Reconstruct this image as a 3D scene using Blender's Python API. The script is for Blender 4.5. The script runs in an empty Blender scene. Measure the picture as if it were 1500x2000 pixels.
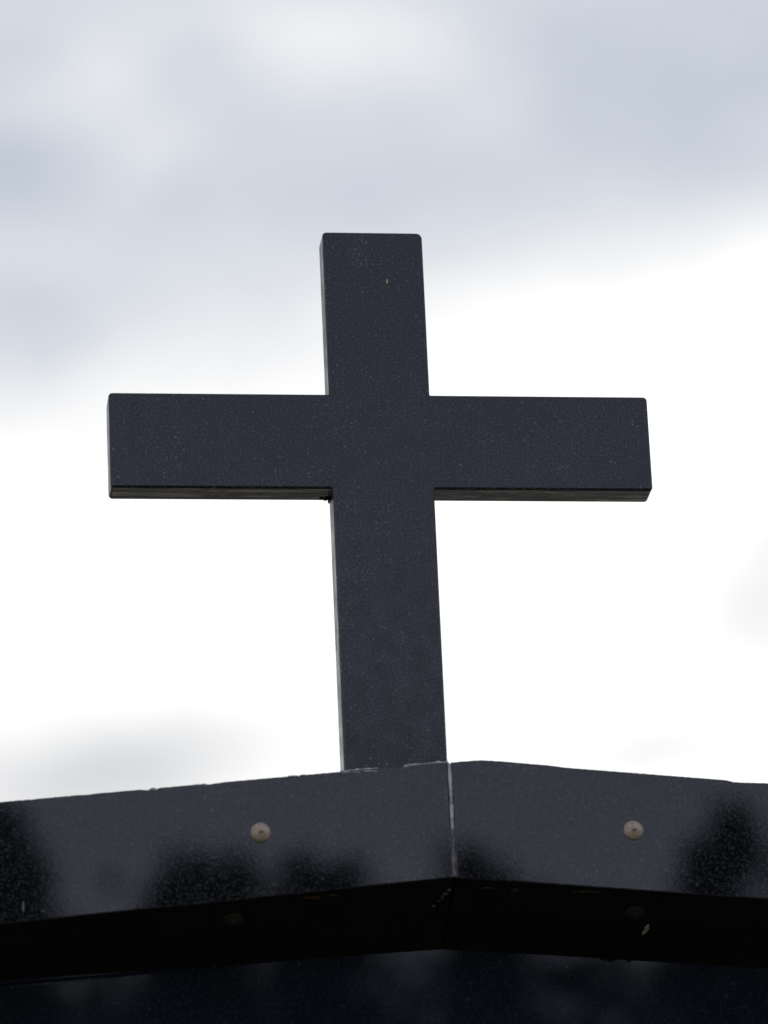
import bpy, bmesh, math, random
from mathutils import Vector, Matrix, noise

sc = bpy.context.scene
C = sc.collection
R = math.radians

# ------------------------------------------------------------------ camera
CAM = Vector((-0.8053, -5.9642, -2.4543))
fwd = Vector((0.12400542, 0.91934652, 0.37339609))
rgt = Vector((0.99226603, -0.11699279, -0.04148262))
upv = Vector((-0.00554775, -0.37565232, 0.92674406))
cd = bpy.data.cameras.new('camera')
cam = bpy.data.objects.new('camera', cd)
C.objects.link(cam)
cam.matrix_world = Matrix(((rgt.x, upv.x, -fwd.x, CAM.x),
                           (rgt.y, upv.y, -fwd.y, CAM.y),
                           (rgt.z, upv.z, -fwd.z, CAM.z),
                           (0, 0, 0, 1)))
cd.sensor_fit = 'VERTICAL'
cd.sensor_height = 36
cd.sensor_width = 27
cd.lens = 180
cd.clip_start = 0.05
cd.clip_end = 6000
cd.dof.use_dof = True
cd.dof.focus_distance = 6.56
cd.dof.aperture_fstop = 3.5
cd.dof.aperture_blades = 9
sc.camera = cam

sc.view_settings.view_transform = 'Standard'
sc.view_settings.look = 'None'
sc.view_settings.exposure = 0
sc.view_settings.gamma = 1

GROUND = -4.05          # the lens is about 1.6 m above the ground
SUN_EL, SUN_AZ = 33.0, 12.0   # the sun stands behind the clouds beyond the cross

# ------------------------------------------------------------------ sky
w = bpy.data.worlds.new('World')
sc.world = w
w.use_nodes = True
nt = w.node_tree
nt.nodes.clear()
L = nt.links


def wn(kind, **kw):
    n = nt.nodes.new(kind)
    for k, v in kw.items():
        setattr(n, k, v)
    return n


def M(op, a, b=None, c=None, clamp=False):
    n = wn('ShaderNodeMath', operation=op, use_clamp=clamp)
    for i, s in enumerate((a, b, c)):
        if s is None:
            continue
        if isinstance(s, (int, float)):
            n.inputs[i].default_value = s
        else:
            L.new(s, n.inputs[i])
    return n.outputs[0]


def smooth(x, a, b, lo=0.0, hi=1.0):
    n = wn('ShaderNodeMapRange', interpolation_type='SMOOTHSTEP')
    L.new(x, n.inputs[0])
    for i, v in enumerate((a, b, lo, hi)):
        n.inputs[i + 1].default_value = v
    return n.outputs[0]


tc = wn('ShaderNodeTexCoord')
sep = wn('ShaderNodeSeparateXYZ')
L.new(tc.outputs['Generated'], sep.inputs[0])
dx, dy, dz = sep.outputs
RAD2 = 57.29578
az0 = M('MULTIPLY', M('ARCTAN2', dx, dy), RAD2)      # degrees from the facing direction
el0 = M('MULTIPLY', M('ARCSINE', dz), RAD2)


def wnoise(scale, detail, rough=0.5, off=(0, 0, 0), dist=0.0, stretch=(1, 1, 1)):
    m = wn('ShaderNodeMapping')
    L.new(tc.outputs['Generated'], m.inputs[0])
    m.inputs['Location'].default_value = off
    m.inputs['Scale'].default_value = stretch
    n = wn('ShaderNodeTexNoise')
    L.new(m.outputs[0], n.inputs['Vector'])
    n.inputs['Scale'].default_value = scale
    n.inputs['Detail'].default_value = detail
    n.inputs['Roughness'].default_value = rough
    n.inputs['Distortion'].default_value = dist
    return n.outputs['Fac']


# domain warp so that no cloud has a plain outline
wa = wnoise(16, 4, 0.5, (3.1, 0, 0))
wb = wnoise(16, 4, 0.5, (0, 7.7, 2))
az = M('ADD', az0, M('MULTIPLY', M('SUBTRACT', wa, 0.5), 1.7))
el = M('ADD', el0, M('MULTIPLY', M('SUBTRACT', wb, 0.5), 1.3))


def blob(ca, ce, sa, se, amp, tilt=0.0):
    """soft cloud patch centred on a direction, degrees"""
    a = M('SUBTRACT', az, ca)
    e = M('SUBTRACT', el, ce)
    if tilt:
        ct, st = math.cos(R(tilt)), math.sin(R(tilt))
        a, e = (M('ADD', M('MULTIPLY', a, ct), M('MULTIPLY', e, st)),
                M('SUBTRACT', M('MULTIPLY', e, ct), M('MULTIPLY', a, st)))
    q = M('ADD', M('POWER', M('MULTIPLY', a, 1 / sa), 2), M('POWER', M('MULTIPLY', e, 1 / se), 2))
    return M('MULTIPLY', M('EXPONENT', M('MULTIPLY', q, -1)), amp)


def DEG(x, y):           # notes for the table below: az, el of a patch
    return 3.08 + 0.0062 * x, 27.75 - 0.0057 * y - 0.00025 * x


# brightness: a white bank low down, a grey deck above it
dip = M('MULTIPLY', M('EXPONENT', M('MULTIPLY', M('POWER', M('MULTIPLY', M('SUBTRACT', az, 3.0), 0.75), 2), -1)), -1.1)
line1 = M('ADD', M('ADD', M('MULTIPLY', M('SUBTRACT', az, 3.1), 0.062), 24.53), dip)
line2 = M('ADD', M('MULTIPLY', M('SUBTRACT', az, 3.1), 0.214), 22.75)
deck1 = smooth(M('SUBTRACT', el, line1), -0.85, 0.85)
deck2 = smooth(M('SUBTRACT', el, line2), -1.1, 1.1)
b = M('SUBTRACT', M('SUBTRACT', 1.155, M('MULTIPLY', deck2, 0.275)), M('MULTIPLY', deck1, 0.205))
PATCH = [  # x, y, sigma x, sigma y, amplitude, tilt
    (210, 160, 180, 110, 0.12, 30), (320, 290, 130, 60, 0.08, 40), (690, 45, 230, 90, 0.19, -10), (430, 60, 80, 120, -0.04, 0),
    (10, 590, 120, 70, -0.03, 10), (50, 320, 150, 85, -0.15, 0), (130, 480, 160, 60, 0.03, 0), (1430, 130, 230, 140, -0.11, 15), (1180, 50, 130, 110, -0.06, 0),
    (900, 330, 380, 90, -0.03, 6), (1000, 170, 110, 60, 0.04, 20), (420, 430, 230, 70, 0.03, 8), (170, 1495, 320, 110, -0.55, 3),
    (1490, 1150, 190, 120, -0.27, 35), (1250, 1450, 160, 40, -0.20, 0), (900, 1100, 500, 330, 0.06, 0),
]
for x, y, sx, sy, amp, tl in PATCH:
    ca, ce = DEG(x, y)
    b = M('ADD', b, blob(ca, ce, sx * 0.0062, sy * 0.0057, amp, tl))
# cloud fine structure, everywhere in the sky
f1 = wnoise(9, 5, 0.5, (0.3, 1.2, 5.0), 0.3, (1, 1, 2.2))
f2 = wnoise(30, 5, 0.5, (4.3, 9.2, 1.0), 0.2, (1, 1, 2.0))
b = M('ADD', b, M('MULTIPLY', M('SUBTRACT', f1, 0.5), 0.10))
b = M('ADD', b, M('MULTIPLY', M('SUBTRACT', f2, 0.5), 0.16))
f3 = wnoise(75, 4, 0.55, (1.3, 2.2, 8.0), 0.5, (1, 1, 1.6))
b = M('ADD', b, M('MULTIPLY', M('SUBTRACT', f3, 0.5), 0.07))
# away from the sun side the deck settles to an even grey, brighter and warmer near the horizon
side = smooth(M('ABSOLUTE', az0), 25, 75)
farmix = wn('ShaderNodeMix', data_type='RGBA')
L.new(smooth(el0, 17.5, 25.0), farmix.inputs[0])
farmix.inputs[6].default_value = (1.27, 1.26, 1.46, 1)
farmix.inputs[7].default_value = (0.75, 0.77, 1.00, 1)
tone = wn('ShaderNodeHueSaturation')
tone.inputs['Saturation'].default_value = 0.90
farvar = wn('ShaderNodeMix', data_type='RGBA', blend_type='MULTIPLY')
farvar.inputs[0].default_value = 1.0
L.new(farmix.outputs[2], farvar.inputs[6])
vv = wn('ShaderNodeCombineColor')
fv = M('ADD', 0.88, M('MULTIPLY', f1, 0.24))
for i in range(3):
    L.new(fv, vv.inputs[i])
L.new(vv.outputs[0], farvar.inputs[7])
ramp = wn('ShaderNodeValToRGB')
L.new(M('MULTIPLY', b, 0.5), ramp.inputs[0])
cr = ramp.color_ramp
stops = [(0.0, (0.10, 0.12, 0.16)), (0.24, (0.46, 0.52, 0.62)), (0.325, (0.612, 0.662, 0.745)),
         (0.40, (0.775, 0.795, 0.84)), (0.47, (0.925, 0.93, 0.94)), (0.53, (1.06, 1.06, 1.06)), (0.70, (1.4, 1.39, 1.37))]
cr.elements[0].position, cr.elements[0].color = stops[0][0], (*stops[0][1], 1)
cr.elements[1].position, cr.elements[1].color = stops[-1][0], (*stops[-1][1], 1)
for p, c in stops[1:-1]:
    e = cr.elements.new(p)
    e.color = (*c, 1)
sky = wn('ShaderNodeTexSky', sky_type='NISHITA')
sky.sun_disc = False
sky.sun_elevation = R(SUN_EL)
sky.sun_rotation = R(SUN_AZ)
bg_c = wn('ShaderNodeBackground')
cmix = wn('ShaderNodeMix', data_type='RGBA')
L.new(side, cmix.inputs[0]); L.new(ramp.outputs[0], tone.inputs['Color']); L.new(tone.outputs[0], cmix.inputs[6]); L.new(farvar.outputs[2], cmix.inputs[7])
# near the horizon the cloud loses its blue
hsv = wn('ShaderNodeHueSaturation')
L.new(smooth(el0, 19.5, 23.5, 0.25, 1.0), hsv.inputs['Saturation'])
satmix = wn('ShaderNodeMix', data_type='RGBA')
L.new(cmix.outputs[2], hsv.inputs['Color'])
L.new(side, satmix.inputs[0]); L.new(hsv.outputs[0], satmix.inputs[6]); L.new(cmix.outputs[2], satmix.inputs[7])
L.new(satmix.outputs[2], bg_c.inputs[0])
bg_c.inputs[1].default_value = 1.0
bg_s = wn('ShaderNodeBackground')
L.new(sky.outputs[0], bg_s.inputs[0])
bg_s.inputs[1].default_value = 0.13
# the deck is closed towards the sun and thinner (blue showing) on the far side
cover = M('SUBTRACT', 1.0, M('MULTIPLY', side, 0.45))
mx = wn('ShaderNodeMixShader')
L.new(cover, mx.inputs[0]); L.new(bg_s.outputs[0], mx.inputs[1]); L.new(bg_c.outputs[0], mx.inputs[2])
wo = wn('ShaderNodeOutputWorld')
L.new(mx.outputs[0], wo.inputs[0])

# ------------------------------------------------------------------ veiled sun
sd = bpy.data.lights.new('sun', 'SUN')
sd.energy = 1.0
sd.angle = R(14)
sd.color = (1, 0.94, 0.85)
sun = bpy.data.objects.new('sun', sd)
C.objects.link(sun)
sdir = Vector((math.sin(R(SUN_AZ)) * math.cos(R(SUN_EL)), math.cos(R(SUN_AZ)) * math.cos(R(SUN_EL)), math.sin(R(SUN_EL))))
sun.rotation_euler = sdir.to_track_quat('Z', 'Y').to_euler()
sun.location = (0, 0, 6)


# ------------------------------------------------------------------ materials
class NT:
    def __init__(s, name):
        s.m = bpy.data.materials.new(name)
        s.m.use_nodes = True
        s.t = s.m.node_tree
        s.b = s.t.nodes['Principled BSDF']
        s.co = s.n('ShaderNodeTexCoord').outputs['Object']

    def n(s, k, **kw):
        x = s.t.nodes.new(k)
        for a, v in kw.items():
            setattr(x, a, v)
        return x

    def l(s, a, b_):
        s.t.links.new(a, b_)

    def mapped(s, scale=(1, 1, 1), loc=(0, 0, 0)):
        m = s.n('ShaderNodeMapping')
        s.l(s.co, m.inputs[0])
        m.inputs['Scale'].default_value = scale
        m.inputs['Location'].default_value = loc
        return m.outputs[0]

    def noise(s, scale, detail=3, rough=0.5, vec=None, dist=0):
        x = s.n('ShaderNodeTexNoise')
        s.l(vec if vec is not None else s.co, x.inputs['Vector'])
        x.inputs['Scale'].default_value = scale
        x.inputs['Detail'].default_value = detail
        x.inputs['Roughness'].default_value = rough
        x.inputs['Distortion'].default_value = dist
        return x.outputs['Fac']

    def ramp(s, v, stops):
        x = s.n('ShaderNodeValToRGB')
        s.l(v, x.inputs[0])
        e = x.color_ramp.elements
        e[0].position, e[0].color = stops[0][0], (*stops[0][1], 1)
        e[1].position, e[1].color = stops[-1][0], (*stops[-1][1], 1)
        for p, c in stops[1:-1]:
            q = e.new(p)
            q.color = (*c, 1)
        return x.outputs[0]

    def mix(s, fac, a, b_, blend='MIX'):
        x = s.n('ShaderNodeMix', data_type='RGBA', blend_type=blend)
        for i, v in ((0, fac), (6, a), (7, b_)):
            if isinstance(v, (int, float)):
                x.inputs[i].default_value = v
            elif isinstance(v, tuple):
                x.inputs[i].default_value = (*v, 1)
            else:
                s.l(v, x.inputs[i])
        return x.outputs[2]

    def math(s, op, a, b_=None):
        x = s.n('ShaderNodeMath', operation=op)
        for i, v in enumerate((a, b_)):
            if v is None:
                continue
            if isinstance(v, (int, float)):
                x.inputs[i].default_value = v
            else:
                s.l(v, x.inputs[i])
        return x.outputs[0]

    def bump(s, h, strength, dist):
        x = s.n('ShaderNodeBump')
        s.l(h, x.inputs['Height'])
        x.inputs['Strength'].default_value = strength
        x.inputs['Distance'].default_value = dist
        s.l(x.outputs[0], s.b.inputs['Normal'])


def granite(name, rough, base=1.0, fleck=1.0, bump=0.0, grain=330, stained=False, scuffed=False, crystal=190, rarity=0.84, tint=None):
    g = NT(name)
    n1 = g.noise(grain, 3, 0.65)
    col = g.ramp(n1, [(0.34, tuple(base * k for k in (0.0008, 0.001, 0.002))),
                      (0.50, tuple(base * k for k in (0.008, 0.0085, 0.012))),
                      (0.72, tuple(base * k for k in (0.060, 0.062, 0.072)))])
    # sparse pale crystals
    v = g.n('ShaderNodeTexVoronoi')
    g.l(g.co, v.inputs['Vector'])
    v.inputs['Scale'].default_value = crystal
    near = g.ramp(v.outputs['Distance'], [(0.10, (1, 1, 1)), (0.34, (0, 0, 0))])
    sepc = g.n('ShaderNodeSeparateColor')
    g.l(v.outputs['Color'], sepc.inputs[0])
    rare = g.ramp(sepc.outputs[0], [(rarity, (0, 0, 0)), (1.0, (1, 1, 1))])
    patch = g.ramp(g.noise(22, 3), [(0.35, (0.25, 0.25, 0.25)), (0.65, (1, 1, 1))])
    fk = g.math('MULTIPLY', g.math('MULTIPLY', near, rare), patch)
    col = g.mix(g.math('MULTIPLY', fk, 0.9 * fleck), col, (0.20, 0.205, 0.21))
    if stained:   # soil and lime runs along the underside
        st = g.noise(1, 4, 0.6, g.mapped((9, 75, 60)), 0.6)
        col = g.mix(g.ramp(st, [(0.42, (0, 0, 0)), (0.62, (0.9, 0.9, 0.9))]), col, (0.20, 0.15, 0.095))
        st2 = g.noise(1, 5, 0.65, g.mapped((11, 95, 90), (2, 4, 1)), 0.8)
        col = g.mix(g.ramp(st2, [(0.50, (0, 0, 0)), (0.60, (1, 1, 1))]), col, (0.75, 0.66, 0.50))
    if scuffed:   # a patch of pale scratches near the head of the cross
        sx = g.n('ShaderNodeSeparateXYZ')
        g.l(g.co, sx.inputs[0])
        qx = g.math('MULTIPLY', g.math('ADD', sx.outputs[0], 0.0175), 62)
        qz = g.math('MULTIPLY', g.math('SUBTRACT', sx.outputs[2], 0.333), 34)
        rad = g.math('ADD', g.math('MULTIPLY', qx, qx), g.math('MULTIPLY', qz, qz))
        win = g.ramp(rad, [(0.0, (1, 1, 1)), (1.0, (0, 0, 0))])
        sc_ = g.noise(1, 4, 0.7, g.mapped((520, 60, 130)), 0.8)
        scr = g.ramp(sc_, [(0.55, (0, 0, 0)), (0.66, (1, 1, 1))])
        col = g.mix(g.math('MULTIPLY', g.math('MULTIPLY', win, scr), 0.8), col, (0.36, 0.37, 0.40))
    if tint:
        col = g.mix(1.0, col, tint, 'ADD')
    lo = g.ramp(g.noise(7, 4, 0.6), [(0.3, (0.62, 0.62, 0.62)), (0.7, (1.0, 1.0, 1.0))])
    col = g.mix(1.0, col, lo, 'MULTIPLY')
    g.l(col, g.b.inputs['Base Color'])
    rr_ = g.n('ShaderNodeMapRange')
    g.l(g.noise(40, 4), rr_.inputs[0])
    for i, q in enumerate((0.3, 0.7, rough * 0.7, rough * 1.35)):
        rr_.inputs[i + 1].default_value = q
    g.l(rr_.outputs[0], g.b.inputs['Roughness'])
    g.b.inputs['IOR'].default_value = 1.5
    if bump:
        g.bump(g.noise(grain * 0.75, 2, 0.6), 1.0, bump)
    return g.m


m_cross = granite('granite_cross', 0.16, 1.35, 1.35, 0.000012, scuffed=True, grain=340, rarity=0.80)
m_cross_under = granite('granite_underside_stained', 0.20, 1.0, 0.6, 0.00002, stained=True)
m_fascia = granite('granite_polished', 0.018, 0.8, 0.42, 0.000005, grain=260, crystal=120, rarity=0.76)
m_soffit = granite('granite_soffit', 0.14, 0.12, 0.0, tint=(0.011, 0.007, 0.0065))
m_side = granite('granite_sawn_side', 0.30, 1.0, 1.0, 0.00002)
m_side.node_tree.nodes['Principled BSDF'].inputs['Specular IOR Level'].default_value = 0.16
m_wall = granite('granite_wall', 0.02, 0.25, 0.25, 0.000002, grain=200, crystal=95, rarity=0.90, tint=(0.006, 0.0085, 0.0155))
m_roof = granite('granite_weathered', 0.6, 1.5, 1.0, 0.00003)


def simple(name, c1, c2, scale, rough, metal=0.0, bump=0.0):
    g = NT(name)
    g.l(g.ramp(g.noise(scale, 5, 0.6), [(0.3, c1), (0.7, c2)]), g.b.inputs['Base Color'])
    g.b.inputs['Roughness'].default_value = rough
    g.b.inputs['Metallic'].default_value = metal
    if bump:
        g.bump(g.noise(scale * 2, 4), 1.0, bump)
    return g.m


m_joint_low = simple('mortar_dirty', (0.03, 0.026, 0.026), (0.22, 0.20, 0.195), 260, 0.9, 0, 0.001)
m_mortar = simple('mortar_old', (0.16, 0.155, 0.14), (0.62, 0.63, 0.61), 90, 0.9, 0, 0.001)
m_screw = simple('screw_cap_metal', (0.29, 0.225, 0.155), (0.47, 0.38, 0.275), 160, 0.55, 0.25, 0.0001)
m_screw_dark = simple('screw_cap_dark', (0.012, 0.008, 0.006), (0.024, 0.017, 0.012), 160, 0.7, 0.0)  # underside caps, coloured far darker than the front ones
m_dirt = simple('dirt', (0.015, 0.012, 0.01), (0.05, 0.04, 0.03), 300, 0.95)
m_seed = simple('seed_husk', (0.45, 0.40, 0.18), (0.62, 0.56, 0.30), 400, 0.6)
m_rust = simple('rust_stain', (0.035, 0.016, 0.006), (0.09, 0.04, 0.012), 120, 0.8)
m_leaf = simple('foliage', (0.02, 0.04, 0.016), (0.05, 0.085, 0.03), 3, 0.7)
m_bark = simple('bark', (0.06, 0.045, 0.03), (0.13, 0.10, 0.075), 12, 0.9)
m_ground = simple('grass_ground', (0.05, 0.07, 0.025), (0.15, 0.13, 0.08), 0.9, 0.95)


# ------------------------------------------------------------------ helpers
def link(name, bm, mats, parent=None, smooth_=False):
    me = bpy.data.meshes.new(name)
    bmesh.ops.recalc_face_normals(bm, faces=bm.faces)
    bm.to_mesh(me)
    bm.free()
    for m in (mats if isinstance(mats, (list, tuple)) else [mats]):
        me.materials.append(m)
    if smooth_:
        for p in me.polygons:
            p.use_smooth = True
    o = bpy.data.objects.new(name, me)
    C.objects.link(o)
    if parent:
        o.parent = parent
        o.matrix_parent_inverse = Matrix.Translation(-Vector(parent.location)) if parent.type == 'EMPTY' else Matrix()
    return o


def tag(o, label=None, cat=None, group=None, kind=None):
    for k, v in (('label', label), ('category', cat), ('group', group), ('kind', kind)):
        if v:
            o[k] = v
    return o


def prism(pts, y0, y1):
    """extrude a closed (x, z) outline from y0 to y1"""
    bm = bmesh.new()
    a = [bm.verts.new((x, y0, z)) for x, z in pts]
    c = [bm.verts.new((x, y1, z)) for x, z in pts]
    bm.faces.new(a)
    bm.faces.new(c[::-1])
    n = len(pts)
    for i in range(n):
        j = (i + 1) % n
        bm.faces.new((a[i], a[j], c[j], c[i]))
    bmesh.ops.recalc_face_normals(bm, faces=bm.faces)
    return bm


def bevel_rim(bm, y, off, seg=2):
    """bevel the outline edges lying in the plane y"""
    es = [e for e in bm.edges if all(abs(v.co.y - y) < 1e-6 for v in e.verts)]
    bmesh.ops.bevel(bm, geom=es, offset=off, segments=seg, profile=0.5, affect='EDGES')


def lump(bm, c, r, rng, rough=0.35, sub=2):
    g = bmesh.ops.create_icosphere(bm, subdivisions=sub, radius=1.0)
    s = rng.random() * 90
    for v in g['verts']:
        k = 1 + rough * noise.noise(v.co * 1.7 + Vector((s, s, s)))
        v.co = Vector((c[0] + v.co.x * r[0] * k, c[1] + v.co.y * r[1] * k, c[2] + v.co.z * r[2] * k))


# ------------------------------------------------------------------ ground
bm = bmesh.new()
S = 3000
bmesh.ops.create_grid(bm, x_segments=40, y_segments=40, size=S)
for v in bm.verts:
    v.co.z = GROUND
tag(link('ground', bm, m_ground), kind='structure')

# ------------------------------------------------------------------ the gable
AX = 0.0640                     # mitre joint of the two fascia stones
SL_T, SR_T = 0.0925, 0.0822     # slopes of the upper edges
SL_B, SR_B = 0.1026, 0.0767     # slopes of the lower edges
XL, XR = -0.93, 1.06
FY = -0.020                     # front face of the fascia
BY = 0.046                      # back of the fascia stones
WY = 0.120                      # recessed wall below the inclined underside


def top_z(x):
    if x < AX:
        return -0.3742 - SL_T * (AX - x)
    k = -0.3742 + 0.0
    pts = [(AX, -0.3749), (0.085, -0.3731), (0.103, -0.3717), (0.13, -0.3733), (0.19, -0.3788), (0.2163, -0.3822), (0.4642, -0.4026)]
    for (x0, z0), (x1, z1) in zip(pts, pts[1:]):
        if x <= x1:
            return z0 + (z1 - z0) * (x - x0) / (x1 - x0)
    return -0.4026 - SR_T * (x - 0.4642)


def bot_z(x):
    return -0.5245 - (SL_B * (AX - x) if x < AX else SR_B * (x - AX))


def wall_z(x):
    return -0.5755 - (0.0675 * (AX - x) if x < AX else 0.0625 * (x - AX))


def under(x, y):
    """height of the inclined underside"""
    return bot_z(x) + (wall_z(x) - bot_z(x)) * (y - FY) / (WY - FY)


mon = bpy.data.objects.new('granite_monument', None)
C.objects.link(mon)
mon.location = (AX, WY, GROUND)
tag(mon, 'black polished granite gable with two mitred stones and screw caps, under the cross', 'monument')

rng = random.Random(5)


def fascia(x0, x1):
    n = 230
    xs = [x0 + (x1 - x0) * i / n for i in range(n + 1)]
    pts = []
    for x in xs:      # chipped upper arris
        ch = max(0.0, noise.noise(Vector((x * 38, 1.3, 0))) - 0.18) * 0.0045
        ch += 0.0005 * noise.noise(Vector((x * 210, 0, 4)))
        pts.append((x, top_z(x) - ch))
    pts += [(x, bot_z(x)) for x in [x1 + (x0 - x1) * i / 24 for i in range(25)]]
    bm = prism(pts, FY, BY)
    for v in bm.verts:
        if v.co.y > BY - 1e-5 and abs(v.co.z - bot_z(v.co.x)) < 1e-5:
            v.co.z = under(v.co.x, BY)
    # small arris on the lower and joint edges
    es = [e for e in bm.edges if all(abs(v.co.y - FY) < 1e-6 for v in e.verts) and (e.calc_length() > 0.05 or max(v.co.z - bot_z(v.co.x) for v in e.verts) < 1e-5)]
    bmesh.ops.bevel(bm, geom=es, offset=0.0018, segments=2, profile=0.5, affect='EDGES')
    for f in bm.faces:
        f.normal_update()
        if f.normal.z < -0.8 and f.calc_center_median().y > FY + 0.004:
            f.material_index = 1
    return bm


GAP = 0.0020
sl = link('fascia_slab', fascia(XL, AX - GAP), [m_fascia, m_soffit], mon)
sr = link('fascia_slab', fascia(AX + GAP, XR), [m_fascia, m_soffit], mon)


def dome(r, h, nub):
    """screw cap: a cone-shaped rosette with a small point, axis along -y"""
    prof = [(r, 0.0), (r * 1.0, -0.0012), (r * 0.93, -h * 0.32), (r * 0.80, -h * 0.55), (r * 0.58, -h * 0.80),
            (r * 0.34, -h * 0.95), (nub * 1.25, -h), (nub, -h - nub * 0.75), (nub * 0.5, -h - nub * 1.2), (0.0, -h - nub * 1.3)]
    bm = bmesh.new()
    rings = []
    N = 40
    for q, y in prof:
        if q == 0:
            rings.append([bm.verts.new((0, y, 0))])
        else:
            rings.append([bm.verts.new((q * math.cos(2 * math.pi * i / N), y, q * math.sin(2 * math.pi * i / N))) for i in range(N)])
    for a, c in zip(rings, rings[1:]):
        for i in range(N):
            j = (i + 1) % N
            if len(c) == 1:
                bm.faces.new((a[i], a[j], c[0]))
            else:
                bm.faces.new((a[i], a[j], c[j], c[i]))
    bm.faces.new(rings[0])
    return bm


def place(o, parent, loc, rot=(0, 0, 0)):
    o.parent = parent
    o.matrix_parent_inverse = parent.matrix_parent_inverse.inverted() if False else Matrix()
    o.location = loc
    o.rotation_euler = rot


def screw(parent, loc, under=False, r=0.0125):
    o = link('screw', dome(r, 0.003 if under else 0.0075, 0.0015 if under else 0.0026), m_screw_dark if under else m_screw, None, True)
    o.parent = parent
    o.location = loc
    if under:
        o.rotation_euler = (R(70), 0, 0)
    return o


screw(sl, (-0.1740, FY, -0.4657))
screw(sr, (0.2901, FY, -0.4641))
screw(sl, (-0.2075, 0.0196, under(-0.2075, 0.0196)), True, 0.0125)['label'] = 'dark screw cap on the underside'
screw(sr, (0.2934, 0.0228, under(0.2934, 0.0228)), True, 0.0125)['label'] = 'dark screw cap on the underside'

# soffit stones closing the underside back to the wall, a hair higher than the fascia stones
for x0, x1 in ((XL + 0.02, AX - 0.0008), (AX + 0.0008, XR - 0.02)):
    bm = bmesh.new()
    rows = []
    for i in range(25):
        x = x0 + (x1 - x0) * i / 24
        y0, y1, up = BY + 0.0015, WY - 0.0005, 0.0022
        rows.append([bm.verts.new(q) for q in ((x, y0, under(x, y0) + up), (x, y1, under(x, y1) + up),
                                               (x, y1, under(x, y1) + up + 0.045), (x, y0, under(x, y0) + up + 0.045))])
    for a, c in zip(rows, rows[1:]):
        for k in range(4):
            bm.faces.new((a[k], a[(k + 1) % 4], c[(k + 1) % 4], c[k]))
    bm.faces.new(rows[0])
    bm.faces.new(rows[-1][::-1])
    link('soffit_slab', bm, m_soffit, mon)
# roof stones
for x0, x1 in ((XL, AX - 0.0008), (AX + 0.0008, XR)):
    z = lambda x: -0.384 - (SL_T * (AX - x) if x < AX else SR_T * (x - AX))
    pts = [(x0, z(x0) - 0.05), (x1, z(x1) - 0.05), (x1, z(x1)), (x0, z(x0))]
    link('roof_slab', prism(pts, BY + 0.004, 1.35), m_roof, mon)
# recessed wall with a plinth
x0, x1 = XL + 0.14, XR - 0.14
wl = [(x0, GROUND + 0.30), (x1, GROUND + 0.30), (x1, wall_z(x1) + 0.03), (AX, wall_z(AX) + 0.03), (x0, wall_z(x0) + 0.03)]
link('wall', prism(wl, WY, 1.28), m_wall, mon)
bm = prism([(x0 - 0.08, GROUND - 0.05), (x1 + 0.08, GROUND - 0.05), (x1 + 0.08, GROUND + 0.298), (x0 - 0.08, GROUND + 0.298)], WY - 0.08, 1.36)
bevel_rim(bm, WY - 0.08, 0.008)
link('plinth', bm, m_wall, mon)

# mortar in the mitre joint: partly lost towards the bottom
bm = bmesh.new()
n = 60
rows = []
for i in range(n + 1):
    z = -0.3765 + (-0.5225 + 0.3765) * i / n
    t = i / n
    wdt = max(0.0011, 0.0019 + 0.0012 * noise.noise(Vector((0, 3, z * 75))))
    out = 0.0014 * (0.6 + noise.noise(Vector((5, 0, z * 120)))) if t < 0.58 else -0.0006
    cx = AX + 0.0004 * noise.noise(Vector((9, 0, z * 60)))
    rows.append([bm.verts.new((cx - wdt, FY + 0.004, z)), bm.verts.new((cx - wdt, FY - max(out, -0.0012), z)),
                 bm.verts.new((cx + wdt, FY - max(out, -0.0012), z)), bm.verts.new((cx + wdt, FY + 0.004, z))])
for a, c in zip(rows, rows[1:]):
    for k in range(3):
        f = bm.faces.new((a[k], a[k + 1], c[k + 1], c[k]))
        f.material_index = 1 if a[0].co.z < -0.3765 - 0.58 * 0.146 else 0
bm.faces.new(rows[0])
bm.faces.new(rows[-1][::-1])
link('joint_mortar', bm, [m_mortar, m_joint_low], mon)

# mortar bed squeezed out under the foot of the cross
for xa, xb in ((-0.069, -0.024), (0.012, 0.064)):
    bm = bmesh.new()
    x = xa
    while x < xb:
        h = 0.0016 + 0.0016 * abs(noise.noise(Vector((x * 70, 0, 0))))
        lump(bm, (x, -0.013 + 0.002 * rng.random(), top_z(x) + 0.0008), (0.0045, 0.0065, h * 1.4), rng, 0.5)
        x += 0.0035
    link('mortar_bed', bm, m_mortar, mon, True)
for x, zz, sx, sz in ((-0.3042, -0.0016, 0.0052, 0.0024), (-0.2504, -0.0008, 0.006, 0.0014), (-0.2415, -0.0008, 0.004, 0.0012), (-0.1297, -0.0006, 0.008, 0.0013),
                      (-0.118, -0.0004, 0.005, 0.0010), (-0.06, -0.0022, 0.012, 0.0012), (-0.036, -0.0030, 0.010, 0.0011)):
    bm = bmesh.new()
    lump(bm, (x, FY + 0.0005, top_z(x) + zz), (sx, 0.0022, sz), rng, 0.6)
    link('mortar_crumb', bm, m_mortar, mon, True)

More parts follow.
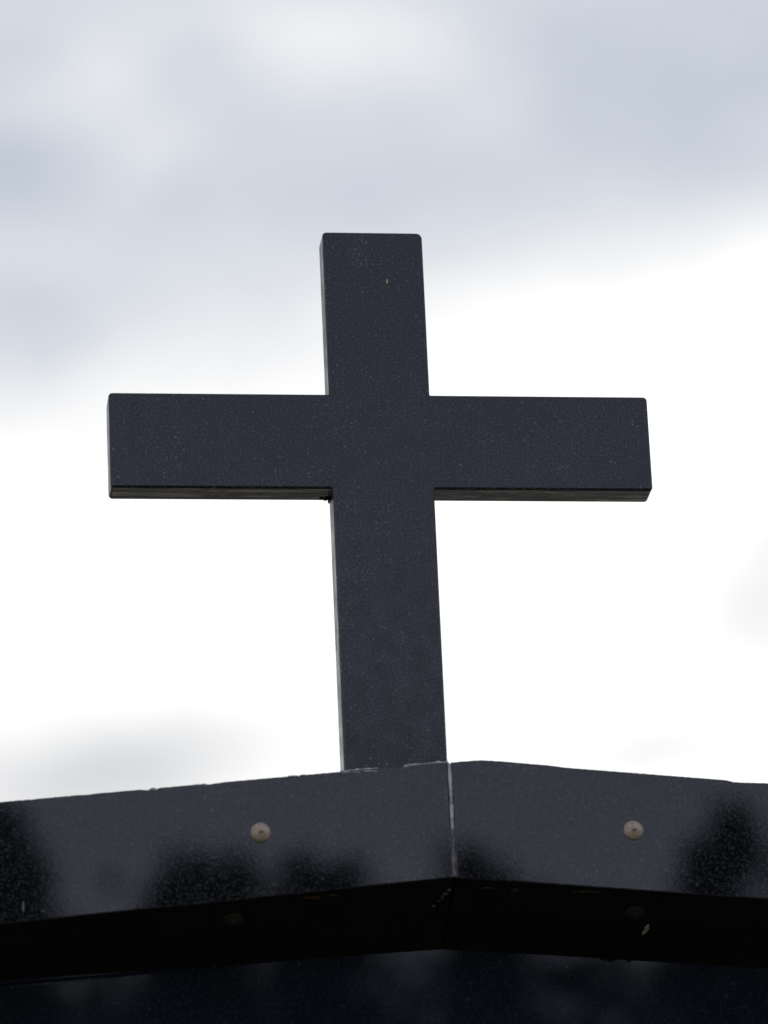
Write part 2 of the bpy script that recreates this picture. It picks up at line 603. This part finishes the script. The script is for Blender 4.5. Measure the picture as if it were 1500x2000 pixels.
# smears of mortar and rust on the underside, and a pale run on the face
for x, y, sx, sy in ((0.0590, 0.003, 0.0028, 0.0050), (0.0555, 0.010, 0.0030, 0.0050), (0.0525, 0.016, 0.0018, 0.005), (0.0435, 0.031, 0.0022, 0.004), (0.0490, 0.022, 0.0012, 0.004)):
    bm = bmesh.new()
    lump(bm, (x, y, under(x, y)), (sx, sy, 0.0010), rng, 0.6)
    link('mortar_smear', bm, m_joint_low, mon, True)
for x, y, sx, sy in ((-0.1118, -0.008, 0.012, 0.006), (-0.0864, -0.009, 0.008, 0.003), (0.108, -0.0044, 0.009, 0.006),
                     (0.140, -0.0028, 0.005, 0.009), (0.2317, -0.011, 0.02, 0.0016)):
    bm = bmesh.new()
    lump(bm, (x, y, under(x, y)), (sx, sy, 0.0006), rng, 0.7)
    link('rust_stain', bm, m_rust, mon, True)
bm = bmesh.new()
for k in range(3):
    lump(bm, (-0.4668 + 0.0006 * rng.random(), FY, -0.556 - 0.004 * k), (0.0012, 0.0006, 0.0030), rng, 0.5)
link('lime_run', bm, m_joint_low, mon, True)

# ------------------------------------------------------------------ the cross
W2, T, A1, ARM, D = 0.065, 0.3591, 0.1302, 0.3470, 0.0420
rc = 0.0052
ri = 0.0016


def arc(cx, cz, r, a0, a1, n=5):
    return [(cx + r * math.cos(R(a0 + (a1 - a0) * i / n)), cz + r * math.sin(R(a0 + (a1 - a0) * i / n))) for i in range(n + 1)]


zl, zr = top_z(-W2) + 0.0012, top_z(W2 - 0.002) + 0.0012
out = []
out += [(-W2, zl), (W2, zr)]
out += arc(W2 + ri, 0 - ri, ri, 180, 90, 3)
out += arc(ARM - rc, rc, rc, -90, 0)
out += arc(ARM - rc, A1 - rc, rc, 0, 90)
out += arc(W2 + ri, A1 + ri, ri, 270, 180, 3)
out += arc(W2 - rc * 1.5, T - rc * 1.5, rc * 1.5, 0, 90)
out += arc(-W2 + rc, T - rc, rc, 90, 180)
out += arc(-W2 - ri, A1 + ri, ri, 0, -90, 3)
out += arc(-ARM + rc, A1 - rc, rc, 90, 180)
out += arc(-ARM + rc, rc, rc, 180, 270)
out += arc(-W2 - ri, -ri, ri, 90, 0, 3)
bm = prism(out, 0.0, D)
bevel_rim(bm, 0.0, 0.0028, 3)
bevel_rim(bm, D, 0.0028, 3)
for f in bm.faces:
    f.normal_update()
    if f.normal.z < -0.97 and f.calc_center_median().z > -0.05:
        f.material_index = 1
    elif abs(f.normal.x) > 0.8:
        f.material_index = 2
cross = link('cross', bm, [m_cross, m_cross_under, m_side])
tag(cross, 'plain black granite Latin cross standing on the ridge of the gable', 'cross')

# soil and web in the corner under the left arm
bm = bmesh.new()
for x, z, sx, sz in ((-0.0690, -0.0004, 0.0045, 0.0014), (-0.0664, -0.0030, 0.0011, 0.0042), (-0.0760, 0.0, 0.0030, 0.0008)):
    lump(bm, (x, 0.034, z), (sx, 0.005, sz), rng, 0.45, 3)
link('dirt_clump', bm, m_dirt, cross, True)

# a yellow seed stuck to the face
bm = bmesh.new()
lump(bm, (0, 0, 0), (0.0011, 0.0007, 0.0034), rng, 0.2, 3)
seed = link('seed', bm, m_seed, None, True)
seed.location = (0.0166, -0.0005, 0.2891)
seed.rotation_euler = (0, R(8), 0)
tag(seed, 'tiny yellow seed stuck to the upper front of the cross', 'seed')

# a pale cocoon under the gable
bm = bmesh.new()
lump(bm, (0, 0, 0), (0.0028, 0.0075, 0.0016), rng, 0.3, 3)
lump(bm, (-0.003, -0.009, 0.0004), (0.002, 0.005, 0.0012), rng, 0.3, 2)
coc = link('cocoon', bm, simple('cocoon_silk', (0.22, 0.19, 0.13), (0.38, 0.34, 0.25), 300, 0.8), None, True)
coc.location = (0.3113, 0.0575, under(0.3113, 0.0575) - 0.0008)
coc.rotation_euler = (R(-18), 0, R(25))
tag(coc, 'tiny pale cocoon stuck to the dark underside behind the right screw', 'cocoon')


# ------------------------------------------------------------------ trees mirrored in the polished stone
def tree(x, y, leaders, seed_, label):
    rg = random.Random(seed_)
    base = GROUND - 0.02
    top = max(t for _, t, _ in leaders)
    h = top - base
    root = bpy.data.objects.new('conifer_tree', None)
    C.objects.link(root)
    root.location = (x, y, base)
    tag(root, label, 'tree', 'trees behind the viewer')
    bm = bmesh.new()
    n = 10
    rings = []
    for i in range(12):
        t = i / 11
        rr = 0.17 * (1 - t) + 0.012
        rings.append([bm.verts.new((rr * math.cos(2 * math.pi * k / n) + 0.05 * math.sin(3 * t), rr * math.sin(2 * math.pi * k / n), t * (h - 0.15))) for k in range(n)])
    for a, c in zip(rings, rings[1:]):
        for k in range(n):
            bm.faces.new((a[k], a[(k + 1) % n], c[(k + 1) % n], c[k]))
    o = link('trunk', bm, m_bark, None, True)
    o.parent = root
    bm = bmesh.new()

    def spray(p, s):
        d1 = Vector((rg.gauss(0, 1), rg.gauss(0, 1), rg.gauss(0.4, 1))).normalized()
        d2 = d1.cross(Vector((rg.gauss(0, 1), rg.gauss(0, 1), rg.gauss(0, 1)))).normalized()
        v = [bm.verts.new(p - d1 * s * 0.5), bm.verts.new(p + d2 * s * 0.28), bm.verts.new(p + d1 * s), bm.verts.new(p - d2 * s * 0.28)]
        bm.faces.new(v)
    ncl = 90 + 50 * len(leaders)
    for c in range(ncl):
        lx, lt, lr = leaders[c % len(leaders)]
        hh = lt - base
        q = (c / ncl) ** 1.6 * (hh - 1.0)            # distance below the tip, denser near the tip
        rad = lr * min(1.0, (0.10 + q) ** 0.5 * 1.15) + 0.16 * max(0, q - 1.0) ** 0.7
        rad = min(rad, 1.5)
        a = rg.random() * 2 * math.pi
        rr = rad * math.sqrt(rg.random()) * 0.85
        cz = hh - 0.10 - q
        lx -= x
        cr_ = 0.07 + 0.10 * rad
        for k in range(20):
            p = Vector((lx + rr * math.cos(a) + rg.gauss(0, cr_), rr * math.sin(a) + rg.gauss(0, cr_), cz + rg.gauss(0, cr_ * 1.3)))
            spray(p, 0.10 + 0.08 * rg.random() + 0.05 * min(q, 3))
    o = link('crown', bm, m_leaf)
    o.parent = root
    return root


for i, (x, leaders) in enumerate((
        (1.05, ((0.75, 10.05, 0.3), (1.12, 10.12, 0.20), (1.32, 9.75, 0.12))),
        (2.63, ((2.42, 9.60, 0.11), (2.64, 9.72, 0.14), (2.92, 9.66, 0.09))),
        (3.58, ((3.42, 9.66, 0.13), (3.72, 9.58, 0.15))),
        (4.85, ((4.72, 9.72, 0.09), (4.95, 9.60, 0.10))),
        (6.95, ((6.52, 9.76, 0.12), (6.78, 10.04, 0.22), (7.3, 9.95, 0.3))))):
    tree(x, -31.0 - (i % 2) * 0.1, leaders, 11 + i,
         ['dark conifer mirrored at the left end of the fascia', 'dark conifer mirrored below the left screw', 'dark conifer mirrored between left screw and joint',
          'thin conifer mirrored just right of the joint', 'dark conifer mirrored at the right end of the fascia'][i])

# unseen foliage added farther back to dim the sky mirrored in the wall; only its upper edge matters for the mirror image
rg = random.Random(77)
bm = bmesh.new()
for i in range(24000):
    x = rg.uniform(-2.5, 12.5)
    topz = 10.55 + 0.18 * noise.noise(Vector((x * 1.1, 0, 0))) + 0.15 * noise.noise(Vector((x * 3.1, 4, 0)))
    z = rg.uniform(7.6, topz) if i < 13500 else rg.uniform(0, 7.6)
    p = Vector((x, -36 + rg.gauss(0, 0.7), z))
    d1 = Vector((rg.gauss(0, 1), rg.gauss(0, 1), rg.gauss(0, 1))).normalized()
    d2 = d1.orthogonal().normalized()
    q = 0.07 + 0.06 * rg.random()
    bm.faces.new([bm.verts.new(p - d1 * q), bm.verts.new(p + d2 * q * 0.6), bm.verts.new(p + d1 * q), bm.verts.new(p - d2 * q * 0.6)])
tag(link('dimming_foliage', bm, m_leaf), 'unseen loose foliage added behind the viewer to dim the mirror image in the lower wall', 'dimming_foliage', None, 'stuff')
